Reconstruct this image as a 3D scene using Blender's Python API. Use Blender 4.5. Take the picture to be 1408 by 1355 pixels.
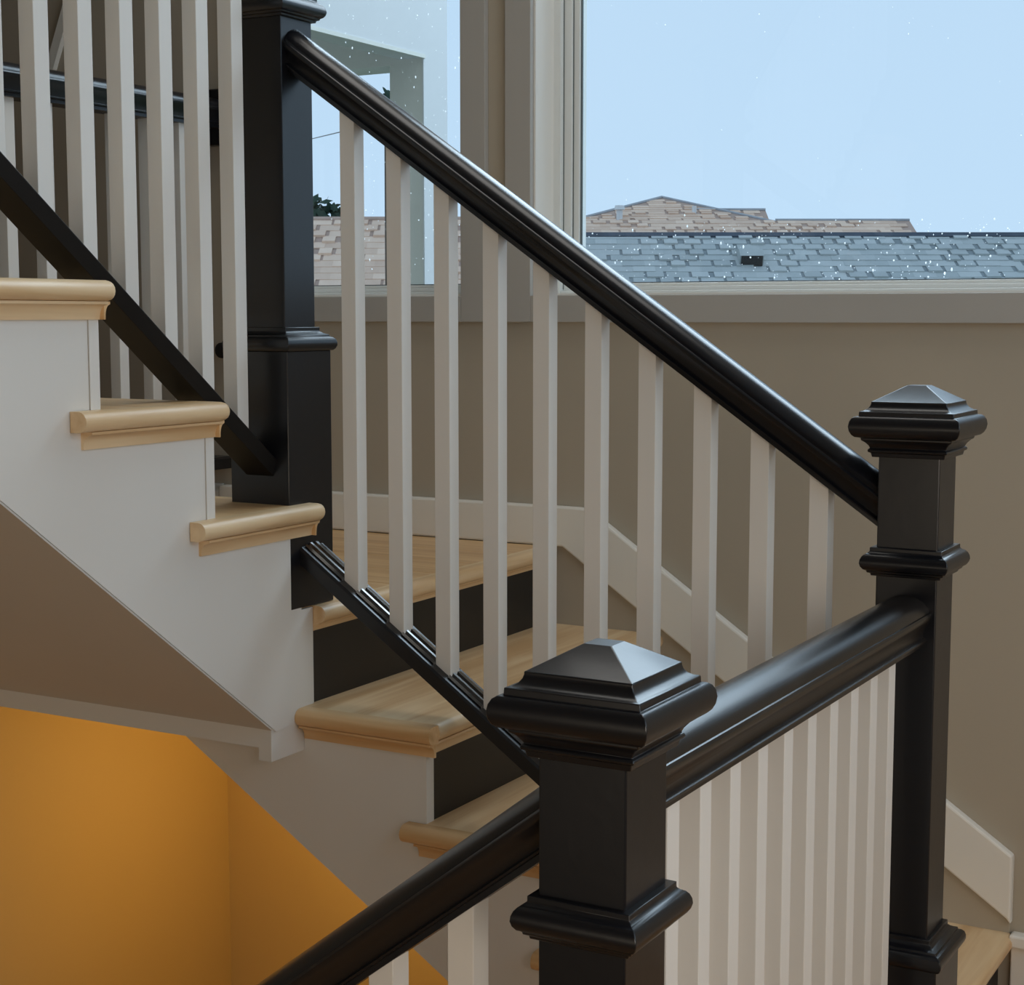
import bpy, bmesh, math, random
from mathutils import Vector, Matrix

for o in list(bpy.data.objects): bpy.data.objects.remove(o, do_unlink=True)
random.seed(7)
S, ZO = 0.73, 3.3          # layout unit -> metres, and height of the lower floor below the eye (units)
def V(x, y, z): return Vector((S*x, S*y, S*(z+ZO)))
SC = bpy.context.scene
COL = SC.collection

# ------------------------------------------------------------------ camera
F, YAW, PIT = 2275.5, -0.51206, 0.107176
fw = Vector((math.sin(YAW)*math.cos(PIT), math.cos(YAW)*math.cos(PIT), -math.sin(PIT)))
rt = Vector((math.cos(YAW), -math.sin(YAW), 0)); up = rt.cross(fw)
cam = bpy.data.cameras.new('camera'); cam.sensor_fit = 'HORIZONTAL'; cam.sensor_width = 36; cam.lens = F/1408*36
cam.clip_start = 0.02; cam.clip_end = 500
co = bpy.data.objects.new('camera', cam); COL.objects.link(co)
m3 = Matrix((rt, up, -fw)).transposed(); mw = m3.to_4x4(); mw.translation = V(0, 0, 0); co.matrix_world = mw
SC.camera = co
# ------------------------------------------------------------------ colour management, sky, daylight
SC.view_settings.view_transform = 'Standard'; SC.view_settings.look = 'None'
SC.view_settings.gamma = 1.0; SC.view_settings.exposure = 0.0; SC.view_settings.use_curve_mapping = False
W = bpy.data.worlds.new('overcast_sky'); SC.world = W; W.use_nodes = True
nt = W.node_tree; nt.nodes.clear()
bg = nt.nodes.new('ShaderNodeBackground'); wo = nt.nodes.new('ShaderNodeOutputWorld')
tc = nt.nodes.new('ShaderNodeTexCoord'); sx = nt.nodes.new('ShaderNodeSeparateXYZ'); cr = nt.nodes.new('ShaderNodeValToRGB')
nz = nt.nodes.new('ShaderNodeTexNoise'); nz.inputs['Scale'].default_value = 3.0; nz.inputs['Detail'].default_value = 3
mx = nt.nodes.new('ShaderNodeMath'); mx.operation = 'MULTIPLY_ADD'; mx.inputs[1].default_value = 0.16
nt.links.new(tc.outputs['Generated'], sx.inputs[0]); nt.links.new(tc.outputs['Generated'], nz.inputs['Vector'])
nt.links.new(nz.outputs['Fac'], mx.inputs[0]); nt.links.new(sx.outputs['Z'], mx.inputs[2]); nt.links.new(mx.outputs[0], cr.inputs['Fac'])
cr.color_ramp.elements[0].position = 0.0; cr.color_ramp.elements[0].color = (0.59, 0.80, 1.0, 1)
cr.color_ramp.elements[1].position = 0.6; cr.color_ramp.elements[1].color = (0.53, 0.72, 0.92, 1)
nt.links.new(cr.outputs['Color'], bg.inputs['Color']); bg.inputs['Strength'].default_value = 1.0
nt.links.new(bg.outputs[0], wo.inputs[0])

def area(name, loc, target, sx_, sy_, power, color, portal=False):
    l = bpy.data.lights.new(name, 'AREA'); l.shape = 'RECTANGLE'; l.size = sx_*S; l.size_y = sy_*S
    l.energy = power; l.color = color
    if portal: l.cycles.is_portal = True
    o = bpy.data.objects.new(name, l); COL.objects.link(o); o.location = V(*loc)
    d = V(*target) - V(*loc); o.rotation_euler = d.to_track_quat('-Z', 'Y').to_euler()
    return o
YB = 4.43        # inner face of the back wall
area('sky_portal_back', (-1.3, YB+0.3, 1.15), (-1.3, 0, 1.15), 2.3, 2.3, 1, (1, 1, 1), True)
area('sky_portal_left_window', (-3.0, YB+0.3, 1.15), (-3.0, 0, 1.15), 0.8, 2.3, 1, (1, 1, 1), True)
area('sky_portal_right', (1.75, 2.3, 1.1), (0, 2.3, 1.1), 3.5, 2.4, 1, (1, 1, 1), True)
area('right_daylight_boost', (1.45, 2.2, 1.2), (-1.5, 2.6, -0.4), 2.4, 1.8, 8, (0.72, 0.88, 1.0))  # added area lamp inside the right wall, boosts the window's daylight
area('sky_boost_outside', (-1.2, 8.5, 5.2), (-1.6, 3.6, -0.3), 8.0, 5.0, 440, (0.72, 0.88, 1.0))  # added area lamp high outside, boosts the sky's light through the windows
# indoor area lights, warm to neutral
area('right_fill', (0.9, 0.2, -0.15), (-0.9, 2.3, -2.5), 1.3, 1.3, 14.5, (1.0, 0.88, 0.75))  # added warm fill beside the camera, no fixture there
area('front_fill', (-1.5, -1.8, -1.0), (-1.7, 3.1, -1.9), 1.2, 1.0, 6.5, (1.0, 0.86, 0.68))  # added low fill for the lower stringer and balusters, no fixture
area('lower_hall_lamp', (0.9, 3.0, -0.75), (-1.2, 3.6, -1.7), 0.5, 0.5, 1.5, (1.0, 0.72, 0.44))
area('stair_top_fill', (-1.75, 3.72, 2.95), (-1.75, 3.74, 0), 2.2, 1.1, 11.5, (1.0, 0.97, 0.92))  # added overhead fill to brighten the treads and skirt
# warm lamp under the landing
lw = bpy.data.lights.new('under_stair_lamp', 'POINT'); lw.energy = 4.9; lw.color = (1.0, 0.59, 0.155); lw.shadow_soft_size = 0.05
lo = bpy.data.objects.new('under_stair_lamp', lw); COL.objects.link(lo); lo.location = V(-2.78, 3.84, -1.45)

# ------------------------------------------------------------------ materials
def mat(name, col, rough=0.5, spec=0.5, noise=0.0, nscale=8.0, bump=0.0, bscale=60.0, metal=0.0, coat=0.0):
    m = bpy.data.materials.new(name); m.use_nodes = True
    n = m.node_tree; b = n.nodes['Principled BSDF']
    b.inputs['Base Color'].default_value = (*col, 1); b.inputs['Roughness'].default_value = rough
    b.inputs['Specular IOR Level'].default_value = spec; b.inputs['Metallic'].default_value = metal
    b.inputs['Coat Weight'].default_value = coat; b.inputs['Coat Roughness'].default_value = 0.12
    g = n.nodes.new('ShaderNodeNewGeometry')
    if noise:
        t = n.nodes.new('ShaderNodeTexNoise'); t.inputs['Scale'].default_value = nscale; t.inputs['Detail'].default_value = 4
        n.links.new(g.outputs['Position'], t.inputs['Vector'])
        r = n.nodes.new('ShaderNodeMapRange'); r.inputs['To Min'].default_value = 1-noise; r.inputs['To Max'].default_value = 1+noise
        n.links.new(t.outputs['Fac'], r.inputs['Value'])
        v = n.nodes.new('ShaderNodeVectorMath'); v.operation = 'SCALE'; v.inputs[0].default_value = col
        n.links.new(r.outputs[0], v.inputs['Scale']); n.links.new(v.outputs[0], b.inputs['Base Color'])
    if bump:
        t2 = n.nodes.new('ShaderNodeTexNoise'); t2.inputs['Scale'].default_value = bscale; t2.inputs['Detail'].default_value = 5
        n.links.new(g.outputs['Position'], t2.inputs['Vector'])
        bp = n.nodes.new('ShaderNodeBump'); bp.inputs['Strength'].default_value = bump; bp.inputs['Distance'].default_value = 0.002
        n.links.new(t2.outputs['Fac'], bp.inputs['Height']); n.links.new(bp.outputs[0], b.inputs['Normal'])
    return m

def wood(name, c1, c2, axis, rough=0.38, dark=None, scale=1.0, bump=0.06):
    """long grain along one world axis"""
    m = bpy.data.materials.new(name); m.use_nodes = True
    n = m.node_tree; b = n.nodes['Principled BSDF']; b.inputs['Roughness'].default_value = rough
    g = n.nodes.new('ShaderNodeNewGeometry'); oi = n.nodes.new('ShaderNodeObjectInfo')
    mp = n.nodes.new('ShaderNodeMapping')
    sc = [26.0*scale]*3; sc[axis] = 1.6*scale; mp.inputs['Scale'].default_value = sc
    ad = n.nodes.new('ShaderNodeVectorMath'); ad.operation = 'ADD'
    sc2 = n.nodes.new('ShaderNodeMath'); sc2.operation = 'MULTIPLY'; sc2.inputs[1].default_value = 13.0
    n.links.new(oi.outputs['Random'], sc2.inputs[0])
    n.links.new(g.outputs['Position'], ad.inputs[0]); n.links.new(sc2.outputs[0], ad.inputs[1])
    n.links.new(ad.outputs[0], mp.inputs['Vector'])
    t = n.nodes.new('ShaderNodeTexNoise'); t.inputs['Scale'].default_value = 1.0; t.inputs['Detail'].default_value = 6; t.inputs['Distortion'].default_value = 0.6
    n.links.new(mp.outputs[0], t.inputs['Vector'])
    r = n.nodes.new('ShaderNodeValToRGB'); e = r.color_ramp.elements
    e[0].position = 0.36; e[0].color = (*c1, 1); e[1].position = 0.62; e[1].color = (*c2, 1)
    n.links.new(t.outputs['Fac'], r.inputs['Fac']); n.links.new(r.outputs['Color'], b.inputs['Base Color'])
    bp = n.nodes.new('ShaderNodeBump'); bp.inputs['Strength'].default_value = bump; bp.inputs['Distance'].default_value = 0.002
    n.links.new(t.outputs['Fac'], bp.inputs['Height']); n.links.new(bp.outputs[0], b.inputs['Normal'])
    return m

M = {}
M['black'] = mat('black_satin_paint', (0.006, 0.0065, 0.009), 0.33, 0.5, noise=0.25, nscale=14, bump=0.10, bscale=45, coat=0.12)
M['black_wood'] = wood('ebony_stained_wood', (0.006, 0.0055, 0.006), (0.022, 0.018, 0.016), 1, rough=0.27, scale=1.6, bump=0.25)
M['black_gloss'] = mat('black_gloss_paint', (0.008, 0.008, 0.010), 0.2, 1.0, coat=1.0)
M['shoe_dark'] = mat('dark_brown_black_stain', (0.008, 0.007, 0.0065), 0.5, 0.25, noise=0.3, nscale=10)
M['black_rail'] = mat('black_rail_paint', (0.006, 0.0065, 0.009), 0.24, 0.45, noise=0.25, nscale=14, bump=0.06, bscale=45)
M['riser'] = mat('black_riser_paint', (0.022, 0.021, 0.020), 0.42, 0.4, noise=0.15, nscale=5)
M['white'] = mat('white_satin_paint', (0.80, 0.78, 0.74), 0.42, 0.4, noise=0.02, nscale=3, bump=0.03, bscale=90)
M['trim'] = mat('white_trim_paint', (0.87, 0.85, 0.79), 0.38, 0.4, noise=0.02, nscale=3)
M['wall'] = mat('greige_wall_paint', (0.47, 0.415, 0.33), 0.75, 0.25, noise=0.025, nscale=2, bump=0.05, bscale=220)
M['lower_wall'] = mat('tan_lower_wall', (0.62, 0.46, 0.22), 0.75, 0.2, noise=0.03, nscale=2, bump=0.05, bscale=220)  # tan base colour, yellower than the greige wall
M['soffit'] = mat('soffit_paint', (0.66, 0.64, 0.60), 0.75, 0.2, noise=0.03, nscale=2)
M['ceil'] = mat('ceiling_paint', (0.62, 0.61, 0.59), 0.8, 0.2)
M['oak_y'] = wood('oak_along_y', (0.70, 0.46, 0.235), (0.88, 0.665, 0.41), 1)
M['oak_x'] = wood('oak_along_x_warm_lit', (0.64, 0.375, 0.16), (0.82, 0.55, 0.285), 0)  # more orange than oak_y: warm light on nosing fronts put into the colour
M['oak_low'] = wood('honey_oak_floor', (0.44, 0.235, 0.085), (0.58, 0.34, 0.135), 1)
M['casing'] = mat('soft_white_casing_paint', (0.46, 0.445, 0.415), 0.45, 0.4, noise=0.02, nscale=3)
M['vinyl'] = mat('white_vinyl_frame', (0.80, 0.82, 0.80), 0.35, 0.4)
M['gasket'] = mat('grey_window_gasket', (0.10, 0.12, 0.12), 0.6)
M['dark_metal'] = mat('dark_bronze_metal', (0.015, 0.014, 0.014), 0.4, 0.5)
def glass_mat():
    m = bpy.data.materials.new('window_glass'); m.use_nodes = True; n = m.node_tree; n.nodes.clear()
    o = n.nodes.new('ShaderNodeOutputMaterial'); mi = n.nodes.new('ShaderNodeMixShader'); t = n.nodes.new('ShaderNodeBsdfTransparent')
    gl = n.nodes.new('ShaderNodeBsdfGlossy'); gl.inputs['Roughness'].default_value = 0.02; fr = n.nodes.new('ShaderNodeFresnel'); fr.inputs['IOR'].default_value = 1.3
    t.inputs['Color'].default_value = (0.975, 0.99, 1.0, 1)
    n.links.new(fr.outputs[0], mi.inputs[0]); n.links.new(t.outputs[0], mi.inputs[1]); n.links.new(gl.outputs[0], mi.inputs[2]); n.links.new(mi.outputs[0], o.inputs[0])
    return m
M['glass'] = glass_mat()
def drop_mat():
    m = bpy.data.materials.new('rain_drop'); m.use_nodes = True; n = m.node_tree; n.nodes.clear()
    o = n.nodes.new('ShaderNodeOutputMaterial'); mi = n.nodes.new('ShaderNodeMixShader'); t = n.nodes.new('ShaderNodeBsdfTranslucent'); g = n.nodes.new('ShaderNodeBsdfGlossy')
    t.inputs['Color'].default_value = (0.98, 0.98, 0.98, 1); g.inputs['Roughness'].default_value = 0.1; mi.inputs[0].default_value = 0.15
    n.links.new(t.outputs[0], mi.inputs[1]); n.links.new(g.outputs[0], mi.inputs[2]); n.links.new(mi.outputs[0], o.inputs[0]); return m
M['drop'] = drop_mat()
def emis(name, col, st):
    m = bpy.data.materials.new(name); m.use_nodes = True; n = m.node_tree; n.nodes.clear()
    o = n.nodes.new('ShaderNodeOutputMaterial'); e = n.nodes.new('ShaderNodeEmission'); e.inputs['Color'].default_value = (*col, 1); e.inputs['Strength'].default_value = st
    n.links.new(e.outputs[0], o.inputs[0]); return m
M['lamp'] = emis('warm_lamp_lens', (1.0, 0.55, 0.15), 4.0)
M['stucco'] = mat('white_stucco', (0.56, 0.58, 0.60), 0.85, 0.2, noise=0.03, nscale=3)
M['porch'] = mat('porch_shade_tone', (0.60, 0.61, 0.58), 0.8, 0.2, noise=0.05, nscale=4)  # shaded porch faces given their own tone, apart from the lit stucco
def shingle_mat(name, a, b):
    m = bpy.data.materials.new(name); m.use_nodes = True; n = m.node_tree; bs = n.nodes['Principled BSDF']; bs.inputs['Roughness'].default_value = 0.9
    bs.inputs['Specular IOR Level'].default_value = 0.2
    oi = n.nodes.new('ShaderNodeObjectInfo'); g = n.nodes.new('ShaderNodeNewGeometry'); t = n.nodes.new('ShaderNodeTexNoise'); t.inputs['Scale'].default_value = 9; t.inputs['Detail'].default_value = 5
    n.links.new(g.outputs['Position'], t.inputs['Vector'])
    ma = n.nodes.new('ShaderNodeMath'); ma.operation = 'MULTIPLY_ADD'; ma.inputs[1].default_value = 0.55
    ms = n.nodes.new('ShaderNodeMath'); ms.operation = 'MULTIPLY'; ms.inputs[1].default_value = 0.45
    n.links.new(t.outputs['Fac'], ms.inputs[0]); n.links.new(oi.outputs['Random'], ma.inputs[0]); n.links.new(ms.outputs[0], ma.inputs[2])
    r = n.nodes.new('ShaderNodeValToRGB'); e = r.color_ramp.elements; e[0].position = 0.15; e[0].color = (*a, 1); e[1].position = 0.85; e[1].color = (*b, 1)
    n.links.new(ma.outputs[0], r.inputs['Fac']); n.links.new(r.outputs['Color'], bs.inputs['Base Color'])
    return m
M['sh_blue'] = shingle_mat('slate_blue_shingle', (0.39, 0.42, 0.415), (0.52, 0.545, 0.535))
M['sh_pink'] = shingle_mat('tan_pink_shingle', (0.64, 0.45, 0.34), (0.82, 0.61, 0.47))
M['sh_under'] = mat('shingle_underlay', (0.27, 0.30, 0.31), 0.95, 0.1, noise=0.2, nscale=5)
M['sh_under_p'] = mat('tan_underlay', (0.46, 0.33, 0.27), 0.95, 0.1, noise=0.2, nscale=5)
M['siding'] = mat('pale_house_siding', (0.55, 0.54, 0.52), 0.85, 0.2)
M['ground'] = mat('lawn_ground', (0.12, 0.16, 0.07), 0.95, 0.1, noise=0.3, nscale=1)
M['leaf'] = mat('dark_foliage', (0.035, 0.065, 0.045), 0.8, 0.2, noise=0.4, nscale=5)
M['trunk'] = mat('tree_bark', (0.12, 0.09, 0.07), 0.9, 0.1, noise=0.3, nscale=9)
M['pipe'] = mat('white_vent_pipe', (0.72, 0.72, 0.72), 0.6)
M['ridge_tan'] = mat('pale_ridge_cap', (0.42, 0.43, 0.45), 0.9, 0.1, noise=0.2, nscale=6)
M['ridge'] = mat('dark_ridge_cap', (0.085, 0.10, 0.125), 0.9, 0.1, noise=0.3, nscale=6)

# ------------------------------------------------------------------ mesh helpers (all in layout units)
class MB:
    def __init__(s): s.v = []; s.f = []
    def add(s, vs, fs):
        k = len(s.v); s.v += [tuple(a) for a in vs]; s.f += [tuple(i+k for i in f) for f in fs]; return s
    def box(s, x0, x1, y0, y1, z0, z1):
        return s.add([(x, y, z) for z in (z0, z1) for y in (y0, y1) for x in (x0, x1)],
                     [(0, 2, 3, 1), (4, 5, 7, 6), (0, 1, 5, 4), (1, 3, 7, 5), (3, 2, 6, 7), (2, 0, 4, 6)])
    def prism(s, poly, axis, a, b):
        def p(q, w): return {'x': (w, q[0], q[1]), 'y': (q[0], w, q[1]), 'z': (q[0], q[1], w)}[axis]
        n = len(poly)
        return s.add([p(q, a) for q in poly]+[p(q, b) for q in poly],
                     [tuple(range(n))[::-1], tuple(range(n, 2*n))]+[(i, (i+1) % n, n+(i+1) % n, n+i) for i in range(n)])
    def rings(s, rs, close=True):
        n = len(rs[0]); vs = [p for r in rs for p in r]; fs = []
        for k in range(len(rs)-1):
            for i in range(n): fs.append((k*n+i, k*n+(i+1) % n, (k+1)*n+(i+1) % n, (k+1)*n+i))
        if close: fs += [tuple(range(n))[::-1], tuple(range((len(rs)-1)*n, len(rs)*n))]
        return s.add(vs, fs)
    def sq(s, cx, cy, prof):
        return s.rings([[(cx-o, cy-o, z), (cx+o, cy-o, z), (cx+o, cy+o, z), (cx-o, cy+o, z)] for o, z in prof])
    def cyl(s, P, Q, r0, r1=None, n=12):
        r1 = r0 if r1 is None else r1; P = Vector(P); Q = Vector(Q); d = (Q-P).normalized()
        a = d.orthogonal().normalized(); b = d.cross(a)
        return s.rings([[tuple(C+(a*math.cos(2*math.pi*i/n)+b*math.sin(2*math.pi*i/n))*r) for i in range(n)] for C, r in ((P, r0), (Q, r1))])
    def sweep(s, prof, P, Q, side):
        sd = Vector(side)
        return s.rings([[(C[0]+sd.x*n, C[1]+sd.y*n, C[2]+z) for n, z in prof] for C in (P, Q)])
    def build(s, name, m, parent=None, bevel=0.0, smooth=None, seg=2):
        pts = [V(*p) for p in s.v]
        lo_ = Vector([min(p[i] for p in pts) for i in range(3)]); hi_ = Vector([max(p[i] for p in pts) for i in range(3)])
        c = Vector(((lo_.x+hi_.x)/2, (lo_.y+hi_.y)/2, lo_.z))
        me = bpy.data.meshes.new(name); me.from_pydata([p-c for p in pts], [], s.f)
        bm = bmesh.new(); bm.from_mesh(me); bmesh.ops.recalc_face_normals(bm, faces=bm.faces); bm.to_mesh(me); bm.free()
        if smooth is not None:
            for p in me.polygons: p.use_smooth = True
            me.set_sharp_from_angle(angle=math.radians(smooth))
        me.materials.append(m)
        return place(name, me, c, parent, bevel, seg)
WL = {}
def place(name, me, c, parent=None, bevel=0.0, seg=2):
    o = bpy.data.objects.new(name, me); COL.objects.link(o); WL[o] = c.copy()
    if parent is not None:
        o.parent = parent; o.location = c - WL[parent]
    else: o.location = c
    if bevel:
        b = o.modifiers.new('bevel', 'BEVEL'); b.width = bevel*S; b.segments = seg; b.limit_method = 'ANGLE'; b.angle_limit = math.radians(40)
    return o
def clone(o, delta, parent=None):
    """another object sharing o's mesh, moved by delta (layout units)"""
    c = o.copy(); COL.objects.link(c); d = Vector(delta)*S
    WL[c] = WL[o]+d; p = parent if parent is not None else o.parent
    c.parent = p; c.location = WL[c]-(WL[p] if p is not None else Vector((0, 0, 0)))
    return c
def thing(name, loc, label, cat, group=None):
    o = bpy.data.objects.new(name, None); COL.objects.link(o); o.location = V(*loc); WL[o] = V(*loc); o.empty_display_size = 0.1
    o['label'] = label; o['category'] = cat
    if group: o['group'] = group
    return o
def tag(o, label, cat, group=None):
    o['label'] = label; o['category'] = cat
    if group: o['group'] = group
    return o
def struct(name, mb, m, label=None, bevel=0.0):
    o = mb.build(name, m, None, bevel); o['kind'] = 'structure'
    if label: o['label'] = label
    return o

# ------------------------------------------------------------------ layout constants
AX, BX, CXX = -2.44, -0.89, -0.89
AY, BY, CY = 3.205, 3.205, 1.817
XS = -2.354              # face of the upper flight's stringer
YS = 3.17                # face of the lower flight's stringer
XL = -3.62               # stairwell's left wall
ZL, ZLOW, FLOOR, CEIL = -0.70, -1.90, -3.3, 3.05
NOSE, THK = 0.042, 0.042

# ------------------------------------------------------------------ room shell
wx = [(-3.475, -2.66), (-2.415, -0.15)]; wz = (0.057, 2.30)
b = MB(); Y0, Y1 = YB, YB+0.22
b.box(-5.8, wx[0][0], Y0, Y1, FLOOR, CEIL); b.box(wx[0][1], wx[1][0], Y0, Y1, FLOOR, CEIL); b.box(wx[1][1], 1.82, Y0, Y1, FLOOR, CEIL)
for a, c in wx:
    b.box(a, c, Y0, Y1, FLOOR, wz[0]); b.box(a, c, Y0, Y1, wz[1], CEIL)
b.f = [f for f in b.f]
struct('wall_back', b, M['wall'], 'greige painted wall below and between the two windows')
# lower level lining of the back wall and the left wall below the landing
struct('wall_lower_back', MB().prism([(XL, FLOOR), (XL, -1.03), (-2.80, -1.03), (-1.0, -2.17), (-1.0, FLOOR)], 'y', YB-0.012, YB), M['lower_wall'], 'tan wall under the stairs, in warm lamp light')
struct('wall_left', MB().box(XL-0.12, XL, 2.95, YB-0.001, FLOOR, ZL-0.045), M['lower_wall'], 'tan side wall under the landing, brightest in the warm lamp light')
struct('wall_left_upper', MB().box(XL-0.12, XL, -7.0, 2.95, FLOOR, CEIL), M['wall'])
struct('wall_hall', MB().box(-5.8, -5.6, -7.0, YB, FLOOR, CEIL), M['wall'])
b = MB(); b.box(1.6, 1.82, -7.0, 0.5, FLOOR, CEIL); b.box(1.6, 1.82, 4.1, YB, FLOOR, CEIL); b.box(1.6, 1.82, 0.5, 4.1, FLOOR, -0.1); b.box(1.6, 1.82, 0.5, 4.1, 2.3, CEIL)
struct('wall_right', b, M['wall'])
struct('wall_front', MB().box(-5.8, 1.82, -7.2, -7.0, FLOOR, CEIL), M['wall'])
struct('ceiling', MB().box(-5.8, 1.82, -7.2, YB+0.22, CEIL, CEIL+0.15), M['ceil'])
struct('floor', MB().box(-5.8, 1.82, -7.2, YB+0.22, FLOOR-0.1, FLOOR), M['oak_low'])
struct('floor_hall', MB().box(-5.6, XL, -7.0, YB, ZL-0.12, ZL), M['oak_low'])

# windows: frame, pane, drops, casing
def window(i, x0, x1, label):
    f = MB(); ya, yb = YB+0.115, YB+0.20
    def rect(o, w, y0, y1, zb):
        f.box(x0+o, x0+o+w, y0, y1, wz[0]+zb, wz[1]-zb); f.box(x1-o-w, x1-o, y0, y1, wz[0]+zb, wz[1]-zb)
        f.box(x0+o+w, x1-o-w, y0, y1, wz[0]+zb, wz[0]+zb+w*0.5); f.box(x0+o+w, x1-o-w, y0, y1, wz[1]-zb-w*0.5, wz[1]-zb)
    rect(0.0, 0.030, ya, yb, 0.0); rect(0.030, 0.026, ya+0.022, yb, 0.015); rect(0.056, 0.020, ya+0.036, yb, 0.028)
    w = f.build(f'window_{i}', M['vinyl'], None, bevel=0.002); w['kind'] = 'structure'; w['label'] = label
    g = MB()
    g.box(x0+0.028, x0+0.0305, ya+0.018, ya+0.023, wz[0]+0.02, wz[1]-0.02); g.box(x0+0.0545, x0+0.057, ya+0.032, ya+0.037, wz[0]+0.03, wz[1]-0.03)
    g.box(x0+0.075, x0+0.079, ya+0.045, ya+0.055, wz[0]+0.038, wz[1]-0.04)
    g.box(x0+0.076, x1-0.076, ya+0.045, ya+0.055, wz[0]+0.036, wz[0]+0.041)
    g.build('gasket', M['gasket'], w)
    pane = MB().box(x0+0.076, x1-0.076, ya+0.050, ya+0.053, wz[0]+0.038, wz[1]-0.038).build('pane', M['glass'], w)
    # casing (flat white board round the opening)
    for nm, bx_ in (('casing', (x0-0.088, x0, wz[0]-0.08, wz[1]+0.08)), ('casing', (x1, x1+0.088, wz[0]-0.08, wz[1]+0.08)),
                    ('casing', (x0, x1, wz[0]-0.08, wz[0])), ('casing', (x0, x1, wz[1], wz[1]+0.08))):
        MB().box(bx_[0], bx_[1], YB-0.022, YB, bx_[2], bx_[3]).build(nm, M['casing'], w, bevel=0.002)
    # white jamb lining of the reveal
    j = MB(); j.box(x0, x0+0.006, YB, ya, wz[0], wz[1]); j.box(x1-0.006, x1, YB, ya, wz[0], wz[1]); j.box(x0, x1, YB, ya, wz[0], wz[0]+0.006); j.box(x0, x1, YB, ya, wz[1]-0.006, wz[1])
    j.build('jamb_lining', M['trim'], w)
    return w, ya+0.053
w1, yp = window(1, wx[0][0], wx[0][1], 'tall white framed window behind the newel post, looking out to a porch')
w2, yp = window(2, wx[1][0], wx[1][1], 'large white framed picture window looking out to roofs and sky')
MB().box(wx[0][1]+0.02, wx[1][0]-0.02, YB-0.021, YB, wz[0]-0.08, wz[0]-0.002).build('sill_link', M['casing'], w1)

def drops(win, n, fx, fz, rmin, rmax, seed):
    r = random.Random(seed); d = MB()
    for _ in range(n):
        x, z, q = fx(r), fz(r), rmin+(rmax-rmin)*r.random()**3; h = q*(1+1.2*r.random()**2)
        ring = [(x+q*math.cos(a), yp+0.0005, z+h*math.sin(a)) for a in [k*math.pi/3 for k in range(6)]]
        d.add(ring+[(x, yp+0.0005+q*0.6, z)], [(i, (i+1) % 6, 6) for i in range(6)])
    o = d.build('rain_drops', M['drop'], win, smooth=180); o['kind'] = 'stuff'
drops(w1, 240, lambda r: -3.28+0.54*r.random(), lambda r: 0.12+0.95*r.random(), 0.0009, 0.0031, 3)
drops(w2, 330, lambda r: -2.33+1.6*r.random(), lambda r: 0.10+0.17*r.random()**1.2, 0.0009, 0.0029, 4)
drops(w2, 60, lambda r: -2.33+1.6*r.random(), lambda r: 0.10+0.9*r.random(), 0.0008, 0.002, 5)

# baseboards and raking skirt on the back wall
def base_prof(t): return [(0, 0), (t, 0), (t, 0.098), (t*0.8, 0.108), (t*0.45, 0.118), (t*0.3, 0.125), (0, 0.125)]
pr = [(YB-n, ZL+z) for n, z in base_prof(0.03)]
b = MB(); b.prism(pr, 'x', -5.6, XL-0.001); struct('baseboard_hall', b, M['trim'])
# one board: level along the landing, then following the pitch of the treads
sk = lambda x: -0.572-0.676*(x+2.225)
b = MB(); xe = -0.938
b.prism([(XL, -0.577), (-2.255, -0.577), (-2.215, -0.579), (xe, sk(xe)), (xe, sk(xe)-0.19), (xe-0.012, sk(xe)-0.175), (-2.30, -0.699), (XL, -0.70)], 'y', YB-0.032, YB)
struct('baseboard_back', b, M['trim'], 'white baseboard, level along the landing and raking down beside the stair treads', bevel=0.013)
b = MB(); b.prism([(-2.355, -0.70), (-2.30, -0.70), (xe-0.005, sk(xe)-0.17), (xe-0.005, -1.66), (xe-0.3, -1.66), (-2.2, -1.02), (-2.355, -0.94)], 'y', YB-0.012, YB-0.0005)
struct('trim_1', b, M['wall'], 'painted wall strip between the raking skirt and the treads')
b = MB(); b.box(-0.935, 1.6, YB-0.03, YB, ZLOW, -1.69); struct('baseboard_back_low', b, M['trim'], 'tall white baseboard at the foot of the stairs', bevel=0.004)
b = MB(); b.box(-0.938, 1.6, YB-0.045, YB, -1.69, -1.655); struct('trim_2', b, M['trim'], 'white cap strip on the low baseboard', bevel=0.006)
b = MB(); b.prism([(-4.38, 0.86), (-4.34, 0.86), (-4.20, 1.18), (-4.24, 1.18)], 'y', YB-0.02, YB); struct('trim_3', b, M['trim'], 'pale slanting trim board on the hall wall')

# ------------------------------------------------------------------ stairs
def nose_prof(x_back, x_nose, zt, thk=THK):
    r = thk/2; p = [(x_back, zt-thk), (x_back, zt)]
    for k in range(9):
        a = math.pi/2-math.pi*k/8; p.append((x_nose-r+r*math.cos(a), zt-r+r*math.sin(a)))
    return p
def cove_prof(x0, z0, w, h):     # quarter cove filling the corner under a nosing: x0 riser face, z0 underside
    p = [(x0, z0), (x0, z0-h), (x0+w*0.22, z0-h)]
    for k in range(1, 6):
        a = k/6*math.pi/2; p.append((x0+w*0.22+w*0.6*(1-math.cos(a)), z0-h*0.92+h*0.72*math.sin(a)))
    p += [(x0+w, z0-h*0.15), (x0+w, z0)]
    return p
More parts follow.
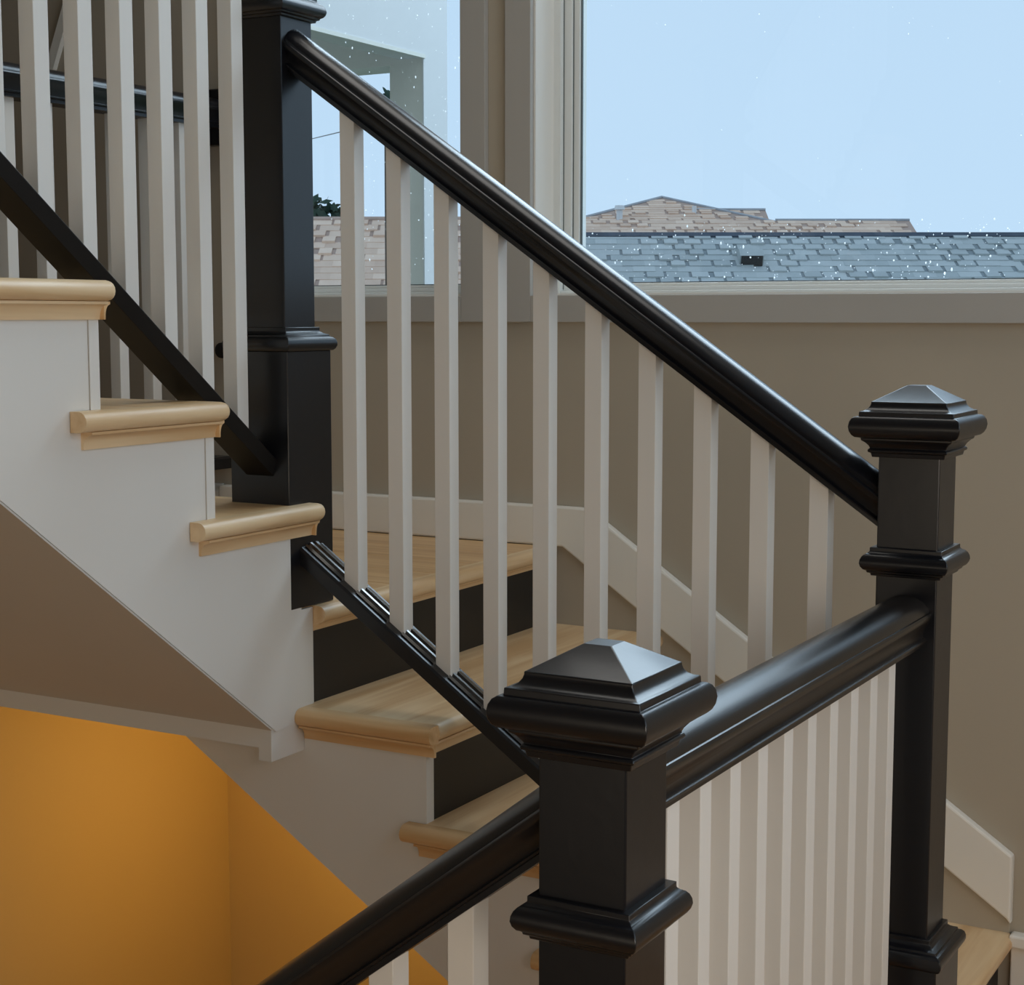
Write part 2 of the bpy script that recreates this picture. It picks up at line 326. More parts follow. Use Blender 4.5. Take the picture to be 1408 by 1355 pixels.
# --- lower flight (A down to B), ascending towards -x
RUN, RISE = 0.3475, 0.24
flight = thing('stair_flight', (-1.6, 3.8, FLOOR), 'straight stair flight with oak treads and black risers below the windows, descending to the right', 'stairs')
xr = lambda k: -2.36+RUN*k      # riser under tread k
zt = lambda k: ZL-RISE*k
for k in range(1, 5):
    t = MB().prism(nose_prof(xr(k-1), xr(k)+NOSE, zt(k)), 'y', YS-0.002, YB-0.012).build('tread', M['oak_y'], flight, smooth=50)
    # rounded return nosing along the open side, then the cove under it
    rp = [(YS-0.002+0.0, zt(k)), (YS-0.002, zt(k)-THK)]
    r = THK/2
    for q in range(9):
        a = -math.pi/2-math.pi*q/8; rp.append((YS-0.045+r+r*math.cos(a), zt(k)-r+r*math.sin(a)))
    x0 = max(xr(k-1)-0.045, XS+0.001)
    MB().prism(rp, 'x', x0, xr(k)+NOSE-0.004).build('return_nosing', M['oak_x'], t, smooth=50)
    cp = [(2*YS-p[0]-YS, p[1]) for p in cove_prof(0, zt(k)-THK, 0.03, 0.036)]
    MB().prism([(YS-p[0], p[1]) for p in cove_prof(0, zt(k)-THK, 0.03, 0.036)], 'x', x0+0.03 if k > 1 else x0, xr(k)+0.03).build('cove_molding', M['oak_x'], t, smooth=40)
    MB().prism([(xr(k)+p[0], p[1]) for p in cove_prof(0, zt(k)-THK, 0.03, 0.036)], 'y', YS+0.001, YB-0.012).build('cove_molding', M['oak_y'], t, smooth=40)
for k in range(0, 5):
    zb = zt(k+1) if k < 4 else ZLOW
    MB().box(xr(k)-0.02, xr(k), YS+0.033, YB-0.012, zb, zt(k)-THK).build('riser', M['riser'], flight)
poly = [(-2.74, -1.055), (-2.74, -0.80), (XS-0.035, -0.80)]
poly += [(XS-0.035, -0.97), (xr(0), -0.97)]
for k in range(1, 5):
    poly += [(xr(k-1), zt(k)-THK), (xr(k), zt(k)-THK)]
poly += [(xr(4), ZLOW-0.04), (xr(4), -2.16), (-0.99, -2.155)]
MB().prism([(p[0]+(0.003 if i > 3 else 0), p[1]) for i, p in enumerate(poly)], 'y', YS, YS+0.032).build('stringer', M['white'], flight)
# closing soffit board below the flight
MB().prism([(-2.74, -1.06), (-0.99, -2.16), (-0.99, -2.13), (-2.74, -1.03)], 'y', YS+0.034, YB-0.013).build('soffit', M['soffit'], flight)

# --- quarter landing
land = thing('stair_landing', (-3.0, 3.8, ZL-0.35), 'oak quarter landing at the turn behind the tall newel post', 'landing')
npl = 6; wpl = (YB-0.03-3.16)/npl
pl = None
for i in range(npl):
    y0 = 3.16+i*wpl
    MB().box(XL+0.002, xr(0)-0.005, y0+0.0012, y0+wpl-0.0012, ZL-THK, ZL).build('plank', M['oak_x'], land, bevel=0.0015)
MB().prism(nose_prof(xr(0)-0.005, xr(0)+NOSE, ZL), 'y', 3.207, YB-0.03).build('nosing', M['oak_y'], land, smooth=50)
MB().prism([(xr(0)+p[0], p[1]) for p in cove_prof(0, ZL-THK, 0.022, 0.02)], 'y', 3.207, YB-0.03).build('cove_molding', M['oak_y'], land, smooth=40)
MB().box(XL+0.002, -2.395, 3.04, 3.075, -1.018, -0.945).build('beam', M['white'], land)
MB().box(-2.395, -2.358, 3.04, YS-0.001, -1.048, -0.969).build('end_block', M['white'], land)
MB().box(XL+0.002, -2.40, 3.076, YB-0.013, -1.0, -0.975).build('soffit', M['soffit'], land)
# recessed lamp under the landing
dl = thing('downlight', (-3.12, 3.9, -1.045), 'small round warm downlight under the landing', 'lamp')
MB().rings([[(-3.12+r*math.cos(a), 3.9+r*math.sin(a), z) for a in [2*math.pi*i/20 for i in range(20)]] for r, z in ((0.09, -1.0), (0.09, -1.012), (0.07, -1.018), (0.065, -1.006))]).build('ring', M['white'], dl, smooth=40)
MB().rings([[(-3.12+r*math.cos(a), 3.9+r*math.sin(a), z) for a in [2*math.pi*i/20 for i in range(20)]] for r, z in ((0.064, -1.012), (0.064, -1.016))]).build('lens', M['lamp'], dl)

# --- upper flight, ascending towards the camera (-y)
RU, RR = 0.35, 0.258
upf = thing('stair_flight', (-3.0, 2.2, ZL), 'upper stair flight with white stringer and rounded oak tread ends, rising to the left', 'stairs')
yr = lambda k: 3.175-RU*(k-1)
zu = lambda k: -0.448+RR*(k-1)
def mirror_y(prof, y0): return [(y0+(p[0]), p[1]) for p in prof]
NU = 6
for k in range(1, NU+1):
    # tread profile lies in the y-z plane, nose towards +y
    t = MB().prism(nose_prof(yr(k+1), yr(k)+NOSE, zu(k)), 'x', XL+0.003, XS+0.002).build('tread', M['oak_x'], upf, smooth=50)
    r = THK/2; rp = [(XS+0.002, zu(k)), (XS+0.002, zu(k)-THK)]
    for q in range(9):
        a = -math.pi/2+math.pi*q/8; rp.append((XS+0.045-r+r*math.cos(a), zu(k)-r+r*math.sin(a)))
    # return nosing with a rounded front corner
    rn = MB(); secs = []
    for yy, shr in ((yr(k+1)-0.065, 0.0), (yr(k)+NOSE-0.022, 0.0), (yr(k)+NOSE-0.010, 0.006), (yr(k)+NOSE-0.003, 0.014), (yr(k)+NOSE, 0.022)):
        secs.append([(XS+0.002+(p[0]-XS-0.002)*(1-shr/0.045), yy, p[1] if shr == 0 else zu(k)-r+(p[1]-zu(k)+r)*(1-shr*18)) for p in rp])
    rn.rings(secs); rn.build('return_nosing', M['oak_y'], t, smooth=60)
    MB().prism([(XS+p[0], p[1]) for p in cove_prof(0, zu(k)-THK, 0.03, 0.036)], 'y', yr(k+1)-0.035, yr(k)+0.0205).build('cove_molding', M['oak_y'], t, smooth=40)
    MB().prism([(yr(k)+0.0205+p[0], p[1]) for p in cove_prof(0, zu(k)-THK, 0.018, 0.036)], 'x', XL+0.003, XS+0.018).build('cove_molding', M['oak_x'], t, smooth=40)
for k in range(1, NU+1):
    zb = zu(k-1) if k > 1 else ZL
    MB().box(XL+0.003, XS-0.036 if k == 1 else XS-0.006, yr(k), yr(k)+0.02, zb, zu(k)-THK).build('riser', M['white'], upf)
sz = lambda y: -0.977-0.759*(y-3.054)
poly = [(3.205, -0.977), (3.205, -0.703), (3.16, -0.703), (3.16, -0.50)]
poly = [(3.205, -0.977), (3.205, ZL-0.003), (3.16, ZL-0.003), (3.16, zu(1)-THK)]
for k in range(1, NU+1):
    if k > 1: poly += [(yr(k)-0.009, zu(k)-THK)]
    poly += [(yr(k+1)-0.009, zu(k)-THK)]
poly += [(yr(NU+1)-0.02, zu(NU)-THK), (yr(NU+1)-0.02, sz(yr(NU+1)-0.02)), (3.054, -0.977)]
MB().prism(poly, 'x', XS-0.030, XS).build('stringer', M['white'], upf)
# thin corner boards showing the ends of the white risers on the stringer face
for k in range(2, NU+1):
    MB().box(XS-0.005, XS+0.002, yr(k)-0.007, yr(k)+0.0205, zu(k-1), zu(k)-THK-0.002).build('riser_end', M['white'], upf)
MB().prism([(3.04, sz(3.04)-0.006), (yr(NU+1), sz(yr(NU+1))-0.006), (yr(NU+1), sz(yr(NU+1))-0.001), (3.04, sz(3.04)-0.001)], 'x', XL+0.003, XS-0.001).build('soffit', M['soffit'], upf)

# --- lower landing at the foot of the lower flight
low = thing('stair_landing', (0.2, 3.0, ZLOW-0.3), 'lower oak landing beside the right newel post', 'landing')
for i in range(8):
    x0 = xr(4)+0.002+i*0.32
    MB().box(x0+0.0012, min(x0+0.3188, 1.6), 1.75, YB-0.03, ZLOW-0.04, ZLOW).build('plank', M['oak_low'], low, bevel=0.0015)
MB().box(xr(4)+0.002, 1.6, 1.75, YB-0.03, ZLOW-0.26, ZLOW-0.041).build('landing_base', M['white'], low)

# ------------------------------------------------------------------ newel posts
CAP = [(0.019, 0), (0.0715, -0.030), (0.0735, -0.031), (0.0735, -0.034), (0.0750, -0.039), (0.0790, -0.0445), (0.085, -0.048), (0.0915, -0.0495), (0.092, -0.0585),
       (0.098, -0.0590), (0.1030, -0.0625), (0.1065, -0.069), (0.1080, -0.078), (0.1065, -0.087), (0.1030, -0.0940), (0.098, -0.0985), (0.088, -0.1005), (0.088, -0.105),
       (0.082, -0.109), (0.0765, -0.115), (0.0735, -0.121), (0.0765, -0.1225), (0.0775, -0.1255), (0.0765, -0.1285), (0.0725, -0.1295), (0.0705, -0.138), (0.059, -0.139)]
COLLAR = [(0.059, 0), (0.0705, 0), (0.0705, -0.0075), (0.0745, -0.0115), (0.080, -0.0145), (0.0835, -0.0185), (0.0860, -0.0245), (0.0868, -0.031), (0.0850, -0.0375), (0.0810, -0.043),
          (0.0755, -0.0455), (0.0745, -0.0495), (0.069, -0.0510), (0.068, -0.0560), (0.059, -0.057)]
BASEC = [(0.059, 0), (0.0680, 0), (0.0680, -0.0095), (0.0735, -0.0140), (0.0800, -0.0170), (0.0850, -0.0185), (0.0850, -0.0225), (0.0910, -0.0245), (0.0960, -0.029), (0.0985, -0.0365),
         (0.0985, -0.044), (0.0955, -0.0510), (0.0910, -0.0555), (0.085, -0.0560)]
def newel(x, y, ztop, zbot, label, ground):
    t = thing('newel_post', (x, y, zbot), label, 'newel post', 'black newel posts')
    sh = lambda P, z: [(o, z+d) for o, d in P]
    zc = ztop-0.315; zb = zc-0.772
    MB().sq(x, y, [(0.06, zb-0.03), (0.06, ztop-0.05)]).build('shaft', M['black'], t, bevel=0.0025)
    MB().sq(x, y, sh(CAP, ztop)).build('cap', M['black'], t, bevel=0.0012, smooth=28)
    MB().sq(x, y, sh(COLLAR, zc)).build('collar', M['black'], t, bevel=0.0012, smooth=28)
    MB().sq(x, y, sh(BASEC, zb)).build('base_collar', M['black'], t, bevel=0.0012, smooth=28)
    MB().sq(x, y, [(0.0865, zbot), (0.0865, zb-0.055)]).build('base_block', M['black'], t, bevel=0.0025)
    return t
newel(AX, AY, 1.057, ZL+0.001, 'tall black newel post at the top of the sloping handrail, beside the upper stairs', ZL)
newel(BX, BY, -0.137, ZLOW+0.001, 'black newel post standing against the beige wall at the lower end of the sloping handrail', ZLOW)
newel(CXX, CY, -0.404, ZLOW+0.001, 'nearest black newel post with pyramid cap in the foreground', ZLOW)

# ------------------------------------------------------------------ balustrades
HALF = [(0.034, 0), (0.034, 0.010), (0.0435, 0.0120), (0.0440, 0.0155), (0.0425, 0.0170), (0.0355, 0.0190), (0.0370, 0.030), (0.0415, 0.042), (0.0480, 0.052), (0.0515, 0.0575), (0.0520, 0.0635), (0.0495, 0.0675), (0.0470, 0.0685), (0.0465, 0.0725),
        (0.0425, 0.0800), (0.0330, 0.0895), (0.0190, 0.0965), (0.006, 0.0995)]
RAIL = HALF+[(-n, z) for n, z in HALF[::-1]]
HB = 0.02
def baluster_mb(x, y, fb, ft):
    """square baluster whose ends follow the rails: fb / ft give the bottom and top height at (x, y)"""
    c = [(x-HB, y-HB), (x+HB, y-HB), (x+HB, y+HB), (x-HB, y+HB)]
    return MB().rings([[(a, b_, f(a, b_)) for a, b_ in c] for f in (fb, ft)])
def shoe(parent, P, Q, side, w, h, mname, wb=None):
    wb = wb or w
    pr = [(-wb/2, -h), (wb/2, -h), (w/2, -0.006), (w/2-0.006, 0), (-w/2+0.006, 0), (-w/2, -0.006)]
    return MB().sweep(pr, P, Q, side).build('shoe_rail', M[mname], parent, bevel=0.001)
GAPNAME = 'fillet'
def fillets(parent, segs, side, m):
    """ribbed fillet strips lying in the shoe rail between the balusters"""
    pr = [(-0.031, -0.004), (-0.031, 0.004), (-0.023, 0.0075), (-0.019, 0.002), (-0.014, 0.002), (-0.009, 0.0085), (-0.002, 0.0085), (0.002, 0.002), (0.008, 0.002), (0.012, 0.0085), (0.022, 0.0075), (0.031, 0.004), (0.031, -0.004)]
    for P, Q in segs: MB().sweep(pr, P, Q, side).build('fillet', m, parent)

# A-B: sloping, in front of the windows
g = thing('balustrade', (-1.665, AY, FLOOR+1.2), 'sloping black handrail with ten white balusters running down in front of the windows', 'balustrade', 'black and white balustrades')
hz = lambda x: 0.513-0.687*(x+2.308)
MB().sweep(RAIL, (AX+0.0595, AY, hz(AX+0.0595)), (BX-0.0595, AY, hz(BX-0.0595)), (0, 1, 0)).build('handrail', M['black_rail'], g, smooth=35)
st = lambda x: -0.568-0.692*(x+2.33)
sr = shoe(g, (AX+0.085, AY, st(AX+0.085)), (BX-0.085, AY, st(BX-0.085)), (0, 1, 0), 0.098, 0.042, 'black')
bx = [-2.226+0.127*i for i in range(10)]
for x in bx:
    baluster_mb(x, AY, lambda a, b_: st(a)-0.01, lambda a, b_: hz(a)+0.012).build('baluster', M['white'], g, bevel=0.0012)
ends = [AX+0.088]+[e for x in bx for e in (x-HB, x+HB)]+[BX-0.088]
fillets(sr, [((a, AY, st(a)), (c, AY, st(c))) for a, c in zip(ends[0::2], ends[1::2])], (0, 1, 0), M['black_gloss'])

# upper flight balustrade
g = thing('balustrade', (AX, 2.2, ZL+0.6), 'closely set white balusters on a slanted black shoe rail along the upper stairs', 'balustrade', 'black and white balustrades')
ut = lambda y: 0.312-0.777*(y-2.287)
ye = 1.12
shoe(g, (AX, AY-0.085, ut(AY-0.085)), (AX, ye, ut(ye)), (1, 0, 0), 0.098, 0.046, 'shoe_dark', 0.080)
uh = lambda y: ut(y)+1.10
MB().sweep(RAIL, (AX, AY-0.0595, uh(AY-0.0595)), (AX, ye, uh(ye)), (1, 0, 0)).build('handrail', M['black'], g, smooth=35)
y = 2.431+0.1208*5
while y > ye+0.05:
    baluster_mb(AX, y, lambda a, b_: ut(b_)-0.01, lambda a, b_: uh(b_)+0.012).build('baluster', M['white'], g, bevel=0.0012); y -= 0.1208

# C-B: level guard
g = thing('balustrade', (BX, 2.5, ZLOW), 'level black handrail with white balusters between the two pyramid capped newel posts', 'balustrade', 'black and white balustrades')
zc_ = -0.642
MB().sweep(RAIL, (BX, CY+0.0595, zc_), (BX, BY-0.0595, zc_), (1, 0, 0)).build('handrail', M['black_wood'], g, smooth=35)
shoe(g, (BX, CY+0.085, ZLOW+0.10), (BX, BY-0.085, ZLOW+0.10), (1, 0, 0), 0.098, 0.05, 'black')
for i in range(10):
    y = 1.991+0.1122*i
    baluster_mb(BX, y, lambda a, b_: ZLOW+0.09, lambda a, b_: zc_+0.012).build('baluster', M['white'], g, bevel=0.0012)

# C-left: descending to the left
g = thing('balustrade', (-1.6, CY, FLOOR), 'black handrail with white balusters descending to the lower left from the foreground newel post', 'balustrade', 'black and white balustrades')
lz = lambda x: -0.694+0.775*(x+0.972)
xe2 = -2.2
MB().sweep(RAIL, (CXX-0.0595, CY, lz(CXX-0.0595)), (xe2, CY, lz(xe2)), (0, 1, 0)).build('handrail', M['black'], g, smooth=35)
lt = lambda x: lz(x)-1.1
shoe(g, (CXX-0.085, CY, lt(CXX-0.085)), (xe2, CY, lt(xe2)), (0, 1, 0), 0.098, 0.045, 'black')
for i in range(9):
    x = -1.088-0.1265*i
    baluster_mb(x, CY, lambda a, b_: lt(a)-0.01, lambda a, b_: lz(a)+0.012).build('baluster', M['white'], g, bevel=0.0012)

# far guard along the edge of the hall
g = thing('balustrade', (XL, 3.7, ZL), 'distant level black rail with white balusters seen between the bars of the upper stairs', 'balustrade', 'black and white balustrades')
gx = XL+0.01
yg0 = 3.02
MB().sweep(RAIL, (gx, yg0, 0.614), (gx, YB-0.035, 0.614), (1, 0, 0)).build('handrail', M['black'], g, smooth=35)
MB().sweep([(-0.04, 0), (0.04, 0), (0.04, 0.034), (0.03, 0.04), (-0.03, 0.04), (-0.04, 0.034)], (gx, yg0, -0.518), (gx, YB-0.012, -0.518), (1, 0, 0)).build('bottom_rail', M['black'], g)
for i in range(9):
    y = 4.22-0.1495*i
    if y > yg0+0.05: baluster_mb(gx, y, lambda a, b_: -0.482, lambda a, b_: 0.625).build('baluster', M['white'], g, bevel=0.0012)
oc = [(gx+0.1*math.cos(math.pi/8+i*math.pi/4), 0.652+0.1*math.sin(math.pi/8+i*math.pi/4)) for i in range(8)]
MB().prism(oc, 'y', YB-0.036, YB-0.001).build('rosette', M['black'], g, bevel=0.006)
MB().box(gx-0.05, gx+0.05, yg0-0.06, yg0, ZL+0.001, 0.80).build('end_post', M['black'], g, bevel=0.003)
kn = MB().rings([[(-3.595+r*math.cos(a), yy, -0.12+r*math.sin(a)) for a in [2*math.pi*i/16 for i in range(16)]] for r, yy in ((0.02, YB-0.001), (0.02, YB-0.012), (0.028, YB-0.02), (0.026, YB-0.035), (0.012, YB-0.04))]).build('wall_knob', M['dark_metal'], smooth=40)
tag(kn, 'small round black knob on the wall behind the upper stair balusters', 'knob')

# ------------------------------------------------------------------ outdoors
# house axes turned to the stairs: u along the roof ridges, d away from the house
ru = Vector((0.87174, 0.48997, 0)); rf = Vector((-0.48997, 0.87174, 0))
def H(u, d, z): q = ru*u+rf*d; return (q.x, q.y, z)
struct('ground', MB().add([(-140, YB+0.3, -6.5), (140, YB+0.3, -6.5), (140, 190, -6.5), (-140, 190, -6.5)], [(0, 1, 2, 3)]), M['ground'])

def slab(mb, quad, t):
    n = (Vector(quad[1])-Vector(quad[0])).cross(Vector(quad[2])-Vector(quad[0])).normalized()
    if n.z < 0: n = -n
    vs = [Vector(p) for p in quad]; k = len(vs)
    mb.add([tuple(p) for p in vs]+[tuple(p-n*t) for p in vs], [tuple(range(k)), tuple(range(k, 2*k))[::-1]]+[(i, (i+1) % k, k+(i+1) % k, k+i) for i in range(k)])
def gable(root, u0, u1, dr, zr, halfd, pitch, mroof, msid, zfoot=-6.4, over=0.25):
    ze = zr-halfd*pitch
    r = MB(); slab(r, [H(u0, dr, zr), H(u1, dr, zr), H(u1, dr-halfd, ze), H(u0, dr-halfd, ze)], 0.12); slab(r, [H(u0, dr, zr), H(u1, dr, zr), H(u1, dr+halfd, ze), H(u0, dr+halfd, ze)], 0.12)
    r.build('roof', mroof, root)
    w = MB(); h = halfd-over; a, c = u0+over, u1-over
    vs = []
    for u in (a, c): vs += [H(u, dr-h, zfoot), H(u, dr-h, zr-h*pitch-0.13), H(u, dr, zr-0.14), H(u, dr+h, zr-h*pitch-0.13), H(u, dr+h, zfoot)]
    w.add(vs, [(0, 1, 2, 3, 4), (9, 8, 7, 6, 5), (0, 5, 6, 1), (4, 3, 8, 9), (1, 6, 7, 2), (2, 7, 8, 3), (0, 4, 9, 5)]); w.build('walls', msid, root)
def shingle_mesh(name, wd, e, t, slope, m):
    """one tab: lies on a slope facing -d, width along u"""
    c, s = math.cos(slope), math.sin(slope)
    q = []
    for z_, tt in ((0, 0.0), (1, t)):
        for dd in (0, 1):
            for uu in (-0.5, 0.5):
                L = -e*1.05*dd                     # down slope
                th = tt*(0.25+0.75*dd)
                d_ = L*c-th*s; zz = L*s+th*c       # toward -d is down-slope
                p = ru*(uu*wd)+rf*d_
                q.append(Vector((p.x, p.y, zz))*S)
    me = bpy.data.meshes.new(name); me.from_pydata(q, [], [(0, 2, 3, 1), (4, 5, 7, 6), (0, 1, 5, 4), (1, 3, 7, 5), (3, 2, 6, 7), (2, 0, 4, 6)])
    bm = bmesh.new(); bm.from_mesh(me); bmesh.ops.recalc_face_normals(bm, faces=bm.faces); bm.to_mesh(me); bm.free()
    me.materials.append(m); return me
def shingles(root, dr, zr, pitch, wd, e, t, rows, urange, m, seed, keep=None):
    a = math.atan(pitch); me = [shingle_mesh('shingle', wd*k, e*l, t*q, a, m) for k, l, q in ((1.0, 1.0, 0.35), (0.62, 1.10, 1.3), (1.0, 0.96, 0.3), (0.75, 1.06, 1.0), (1.0, 1.0, 0.6))]; r = random.Random(seed); n = 0
    for j in range(rows):
        L = e*j; u0, u1 = urange(L)
        u = u0-wd*(0.5 if j % 2 else 0.0)+r.random()*0.15*wd+wd/2
        while u < u1:
            p = H(u, dr-L*math.cos(a), zr-L*math.sin(a)+0.004)
            if keep is None or keep(u, L): place('shingle', r.choice(me), V(*p), root); n += 1
            u += wd
    return n
def shingle_field(root, dr, zr, pitch, wd, e, t, r0, r1, u0, u1, m, seed, skip=None):
    """the shingles past those built singly, joined into one part"""
    a = math.atan(pitch); c, s_ = math.cos(a), math.sin(a); r = random.Random(seed); mb = MB()
    for j in range(r0, r1):
        L = e*j; u = u0+(wd*0.5 if j % 2 else 0.0)
        while u < u1-wd*0.4:
            if skip is None or not skip(u+wd/2, j):
                w_, q = min(wd, u1-u)*r.choice((1.0, 0.7, 1.0)), t*r.choice((0.35, 1.2, 0.6))
                vs = []
                for top in (0, 1):
                    for dd in (0, 1):
                        for uu in (0, 1):
                            l_ = L+e*1.05*dd; th = 0.004+top*q*(0.25+0.75*dd)
                            vs.append(H(u+w_*uu, dr-l_*c-th*s_, zr-l_*s_+th*c))
                mb.add(vs, [(0, 2, 3, 1), (4, 5, 7, 6), (0, 1, 5, 4), (1, 3, 7, 5), (3, 2, 6, 7), (2, 0, 4, 6)])
            u += wd
    o = mb.build('shingle_field', m, root); o['kind'] = 'stuff'
# slate roof right outside the big window
h1 = thing('house', H(5, 27, -6.4), 'neighbouring house with a long slate blue shingle roof, nearest through the big window', 'house')
PI1 = 0.5; zr1 = 1.292
gable(h1, -0.05, 16.0, 27.0, zr1, 5.0, PI1, M['sh_under'], M['siding'])
n1 = shingles(h1, 27.0, zr1, PI1, 0.345, 0.205, 0.030, 11, lambda L: (1.15, 8.55), M['sh_blue'], 1)
shingle_field(h1, 27.0, zr1, PI1, 0.345, 0.205, 0.03, 0, 27, -0.05, 15.9, M['sh_blue'], 21, skip=lambda u, j: j < 11 and 0.95 < u < 8.6)
b = MB()
slab(b, [H(-0.05, 27.0, zr1+0.03), H(16, 27.0, zr1+0.03), H(16, 26.87, zr1-0.035), H(-0.05, 26.87, zr1-0.035)], 0.04); slab(b, [H(-0.05, 27.0, zr1+0.03), H(16, 27.0, zr1+0.03), H(16, 27.13, zr1-0.035), H(-0.05, 27.13, zr1-0.035)], 0.04)
b.build('ridge_cap', M['ridge'], h1)
vt = None
b = MB(); u0, u1, d0 = 3.53, 3.90, 25.95
zz = zr1-(27-d0)*PI1
hv = MB(); vs = [H(u, d, z) for u in (u0, u1) for d, z in ((d0-0.02, zz-0.03), (d0-0.115, zz+0.14), (d0+0.05, zz+0.25), (d0+0.46, zz+0.26))]
hv.add(vs, [(0, 1, 2, 3), (7, 6, 5, 4), (0, 4, 5, 1), (1, 5, 6, 2), (2, 6, 7, 3), (3, 7, 4, 0)])
hood = hv.build('roof_vent', M['sh_blue'], h1)
gm = MB(); gm.add([H(u0+0.02, d0-0.075, zz-0.02), H(u1-0.02, d0-0.075, zz-0.02), H(u1-0.02, d0-0.13, zz+0.135), H(u0+0.02, d0-0.13, zz+0.135),
                   H(u0+0.02, d0-0.03, zz-0.02), H(u1-0.02, d0-0.03, zz-0.02), H(u1-0.02, d0-0.05, zz+0.135), H(u0+0.02, d0-0.05, zz+0.135)],
                  [(0, 1, 2, 3), (7, 6, 5, 4), (0, 4, 5, 1), (1, 5, 6, 2), (2, 6, 7, 3), (3, 7, 4, 0)])
gm.build('vent_grille', M['dark_metal'], hood)

# hipped tan house beyond
h2 = thing('house', H(5, 38, -6.4), 'tan roofed house with a pointed hip behind the slate roof', 'house')
def hip(root, pu, pd, pz, s, half, zfoot=-6.4):
    zb = pz-half*s; r = MB()
    c = [H(pu-half, pd-half, zb), H(pu+half, pd-half, zb), H(pu+half, pd+half, zb), H(pu-half, pd+half, zb)]
    r.add(c+[H(pu, pd, pz)], [(0, 1, 4), (1, 2, 4), (2, 3, 4), (3, 0, 4), (3, 2, 1, 0)]); r.build('hip_roof', M['sh_under_p'], root)
    w = MB(); h = half-0.3; w.add([H(pu+a*h, pd+q*h, z) for z in (zfoot, zb-0.01) for a, q in ((-1, -1), (1, -1), (1, 1), (-1, 1))], [(0, 1, 2, 3), (7, 6, 5, 4)]+[(i, (i+1) % 4, 4+(i+1) % 4, 4+i) for i in range(4)]); w.build('walls', M['siding'], root)
hip(h2, 3.395, 38.0, 2.633, 0.305, 2.3)
e2 = 0.20
shingles(h2, 38.0, 2.633, 0.305, 0.36, e2, 0.03, 11, lambda L: (3.395-L*0.957-0.0, 3.395+L*0.957), M['sh_pink'], 2, keep=lambda u, L: abs(u-3.395) < L*0.957-0.05)
gable(h2, 3.9, 5.58, 36.9, 2.28, 3.6, 0.42, M['sh_under_p'], M['siding'])
shingles(h2, 36.9, 2.28, 0.42, 0.36, 0.2, 0.03, 6, lambda L: (4.35, 5.45), M['sh_pink'], 3)
gable(h2, 0.2, 8.45, 35.6, 1.985, 3.2, 0.42, M['sh_under_p'], M['siding'])
shingles(h2, 35.6, 1.985, 0.42, 0.36, 0.2, 0.03, 4, lambda L: (1.3, 8.3), M['sh_pink'], 4)
b = MB()
for P, Q in ((H(3.395, 38, 2.65), H(3.395-2.3, 35.7, 2.65-2.3*0.305)), (H(3.395, 38, 2.65), H(3.395+2.3, 35.7, 2.65-2.3*0.305)), (H(3.9, 36.9, 2.30), H(5.58, 36.9, 2.30)), (H(5.6, 35.6, 2.0), H(8.45, 35.6, 2.0))):
    b.cyl(P, Q, 0.03, 0.03, 6)
b.build('ridge_cap', M['ridge_tan'], h2)
MB().cyl(H(2.31, 36.0, 1.75), H(2.31, 36.0, 2.33), 0.07, 0.07, 10).cyl(H(2.31, 36.0, 2.24), H(2.31, 36.0, 2.33), 0.12, 0.10, 10).build('vent_pipe', M['pipe'], h2)
MB().cyl(H(3.98, 36.6, 2.0), H(3.98, 36.6, 2.36), 0.05, 0.05, 10).build('vent_pipe', M['pipe'], h2)

# tan roof seen through the left window
h3 = thing('house', H(-4, 24, -6.4), 'tan pink shingled house seen through the left window between the balusters', 'house')
zr3 = 1.352
gable(h3, -8.0, -0.12, 24.0, zr3, 5.0, 0.5, M['sh_under_p'], M['siding'])
shingles(h3, 24.0, zr3, 0.5, 0.285, 0.20, 0.03, 13, lambda L: (-3.45, -0.2), M['sh_pink'], 5)
shingle_field(h3, 24.0, zr3, 0.5, 0.285, 0.20, 0.03, 0, 27, -7.9, -0.15, M['sh_pink'], 22, skip=lambda u, j: j < 13 and -3.55 < u)
b = MB(); b.cyl(H(-8, 24, zr3+0.0), H(-0.12, 24, zr3+0.0), 0.045, 0.045, 6); b.build('ridge_cap', M['sh_under_p'], h3)

# covered porch beside the left window
pc = thing('porch', (-4.6, 5.4, -6.4), 'white stucco porch with an open corner post, outside the left window', 'porch')
zt_ = 1.10
MB().box(-4.07, -3.9, 6.155, 6.34, -6.4, 1.077).build('corner_post', M['porch'], pc)
MB().box(-3.9005, -3.893, 6.150, 6.345, -6.4, zt_).build('post_lit_face', M['stucco'], pc)  # thin slab gives the post's lit side the stucco tone
MB().box(-4.02, -3.893, YB+0.222, 6.345, zt_, 2.6).build('lintel', M['stucco'], pc)
MB().box(-6.4, -3.9, 6.156, 6.339, 1.077, 2.6).build('far_header', M['porch'], pc)
MB().box(-6.4, -4.021, YB+0.222, 6.154, 1.25, 1.40).build('porch_ceiling', M['porch'], pc)
MB().box(-3.9, -3.889, YB+0.222, 6.16, zt_-0.004, zt_+0.012).build('drip_edge', M['porch'], pc)

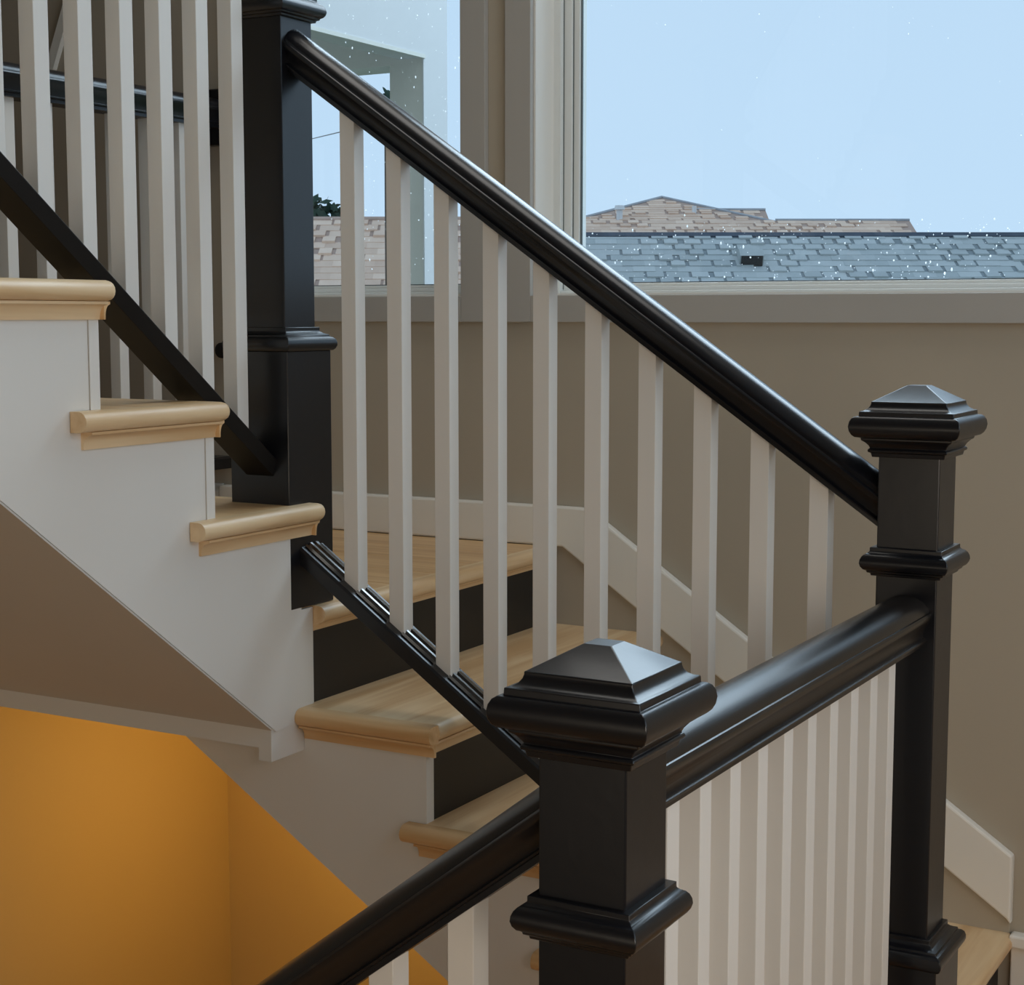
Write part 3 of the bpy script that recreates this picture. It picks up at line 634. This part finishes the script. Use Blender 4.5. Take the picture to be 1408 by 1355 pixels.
# trees and wire
def crown(name, P, rx, rz, n, seed, root):
    r = random.Random(seed); m = MB()
    for _ in range(n):
        while True:
            q = Vector((r.uniform(-1, 1), r.uniform(-1, 1), r.uniform(-1, 1)))
            if 0.15 < q.length < 1: break
        c = Vector((P[0]+q.x*rx, P[1]+q.y*rx, P[2]+q.z*rz)); s = 0.10*rx+0.12*rx*r.random()
        a = Vector((r.gauss(0, 1), r.gauss(0, 1), r.gauss(0, 1))).normalized(); b_ = a.orthogonal().normalized()
        m.add([tuple(c+a*s), tuple(c+b_*s*0.5), tuple(c-a*s), tuple(c-b_*s*0.5)], [(0, 1, 2, 3)])
    o = m.build(name, M['leaf'], root); o['kind'] = 'stuff'
P = H(-3.55, 30, 1.55)
t = thing('tree', (P[0], P[1], -6.4), 'small leafy tree top rising over the tan roof beside the tall newel post', 'tree')
crown('foliage', P, 0.75, 0.55, 420, 11, t); MB().cyl((P[0], P[1], -6.4), (P[0], P[1], 1.3), 0.22, 0.08, 10).build('trunk', M['trunk'], t)
P = H(-1.21, 17.0, 2.14)
t = thing('palm_tree', (P[0], P[1], -6.4), 'dark palm crown showing in the porch opening above the handrail', 'tree')
MB().cyl((P[0], P[1], -6.4), (P[0], P[1], P[2]), 0.10, 0.08, 10).build('trunk', M['trunk'], t)
r = random.Random(5)
for k in range(26):
    az, el = 2*math.pi*k/26*2.6, r.uniform(-0.1, 1.2); m = MB(); L = r.uniform(0.22, 0.30); pts = []
    for i in range(6):
        s = i/5; pts.append(Vector((P[0]+math.cos(az)*L*s*math.cos(el), P[1]+math.sin(az)*L*s*math.cos(el), P[2]+L*s*math.sin(el)-0.12*s*s)))
    sd = Vector((-math.sin(az), math.cos(az), 0)); vs = []
    for i, p in enumerate(pts):
        wv = 0.05*math.sin(math.pi*(0.12+0.86*i/5)); vs += [tuple(p-sd*wv-Vector((0, 0, wv*0.5))), tuple(p), tuple(p+sd*wv-Vector((0, 0, wv*0.5)))]
    m.add(vs, [f for i in range(5) for f in ((3*i, 3*i+1, 3*i+4, 3*i+3), (3*i+1, 3*i+2, 3*i+5, 3*i+4))]); m.build('frond', M['leaf'], t)
wi = MB(); a = Vector((-4.0357,6.3350,0.8916)); c = Vector((-14.69, 19.275, 2.372))
for i in range(12):
    p, q = a.lerp(c, i/12), a.lerp(c, (i+1)/12); wi.cyl(p, q, 0.004, 0.004, 6)
tag(wi.build('utility_wire', M['dark_metal']), 'thin dark overhead wire crossing the sky in the left window', 'wire')
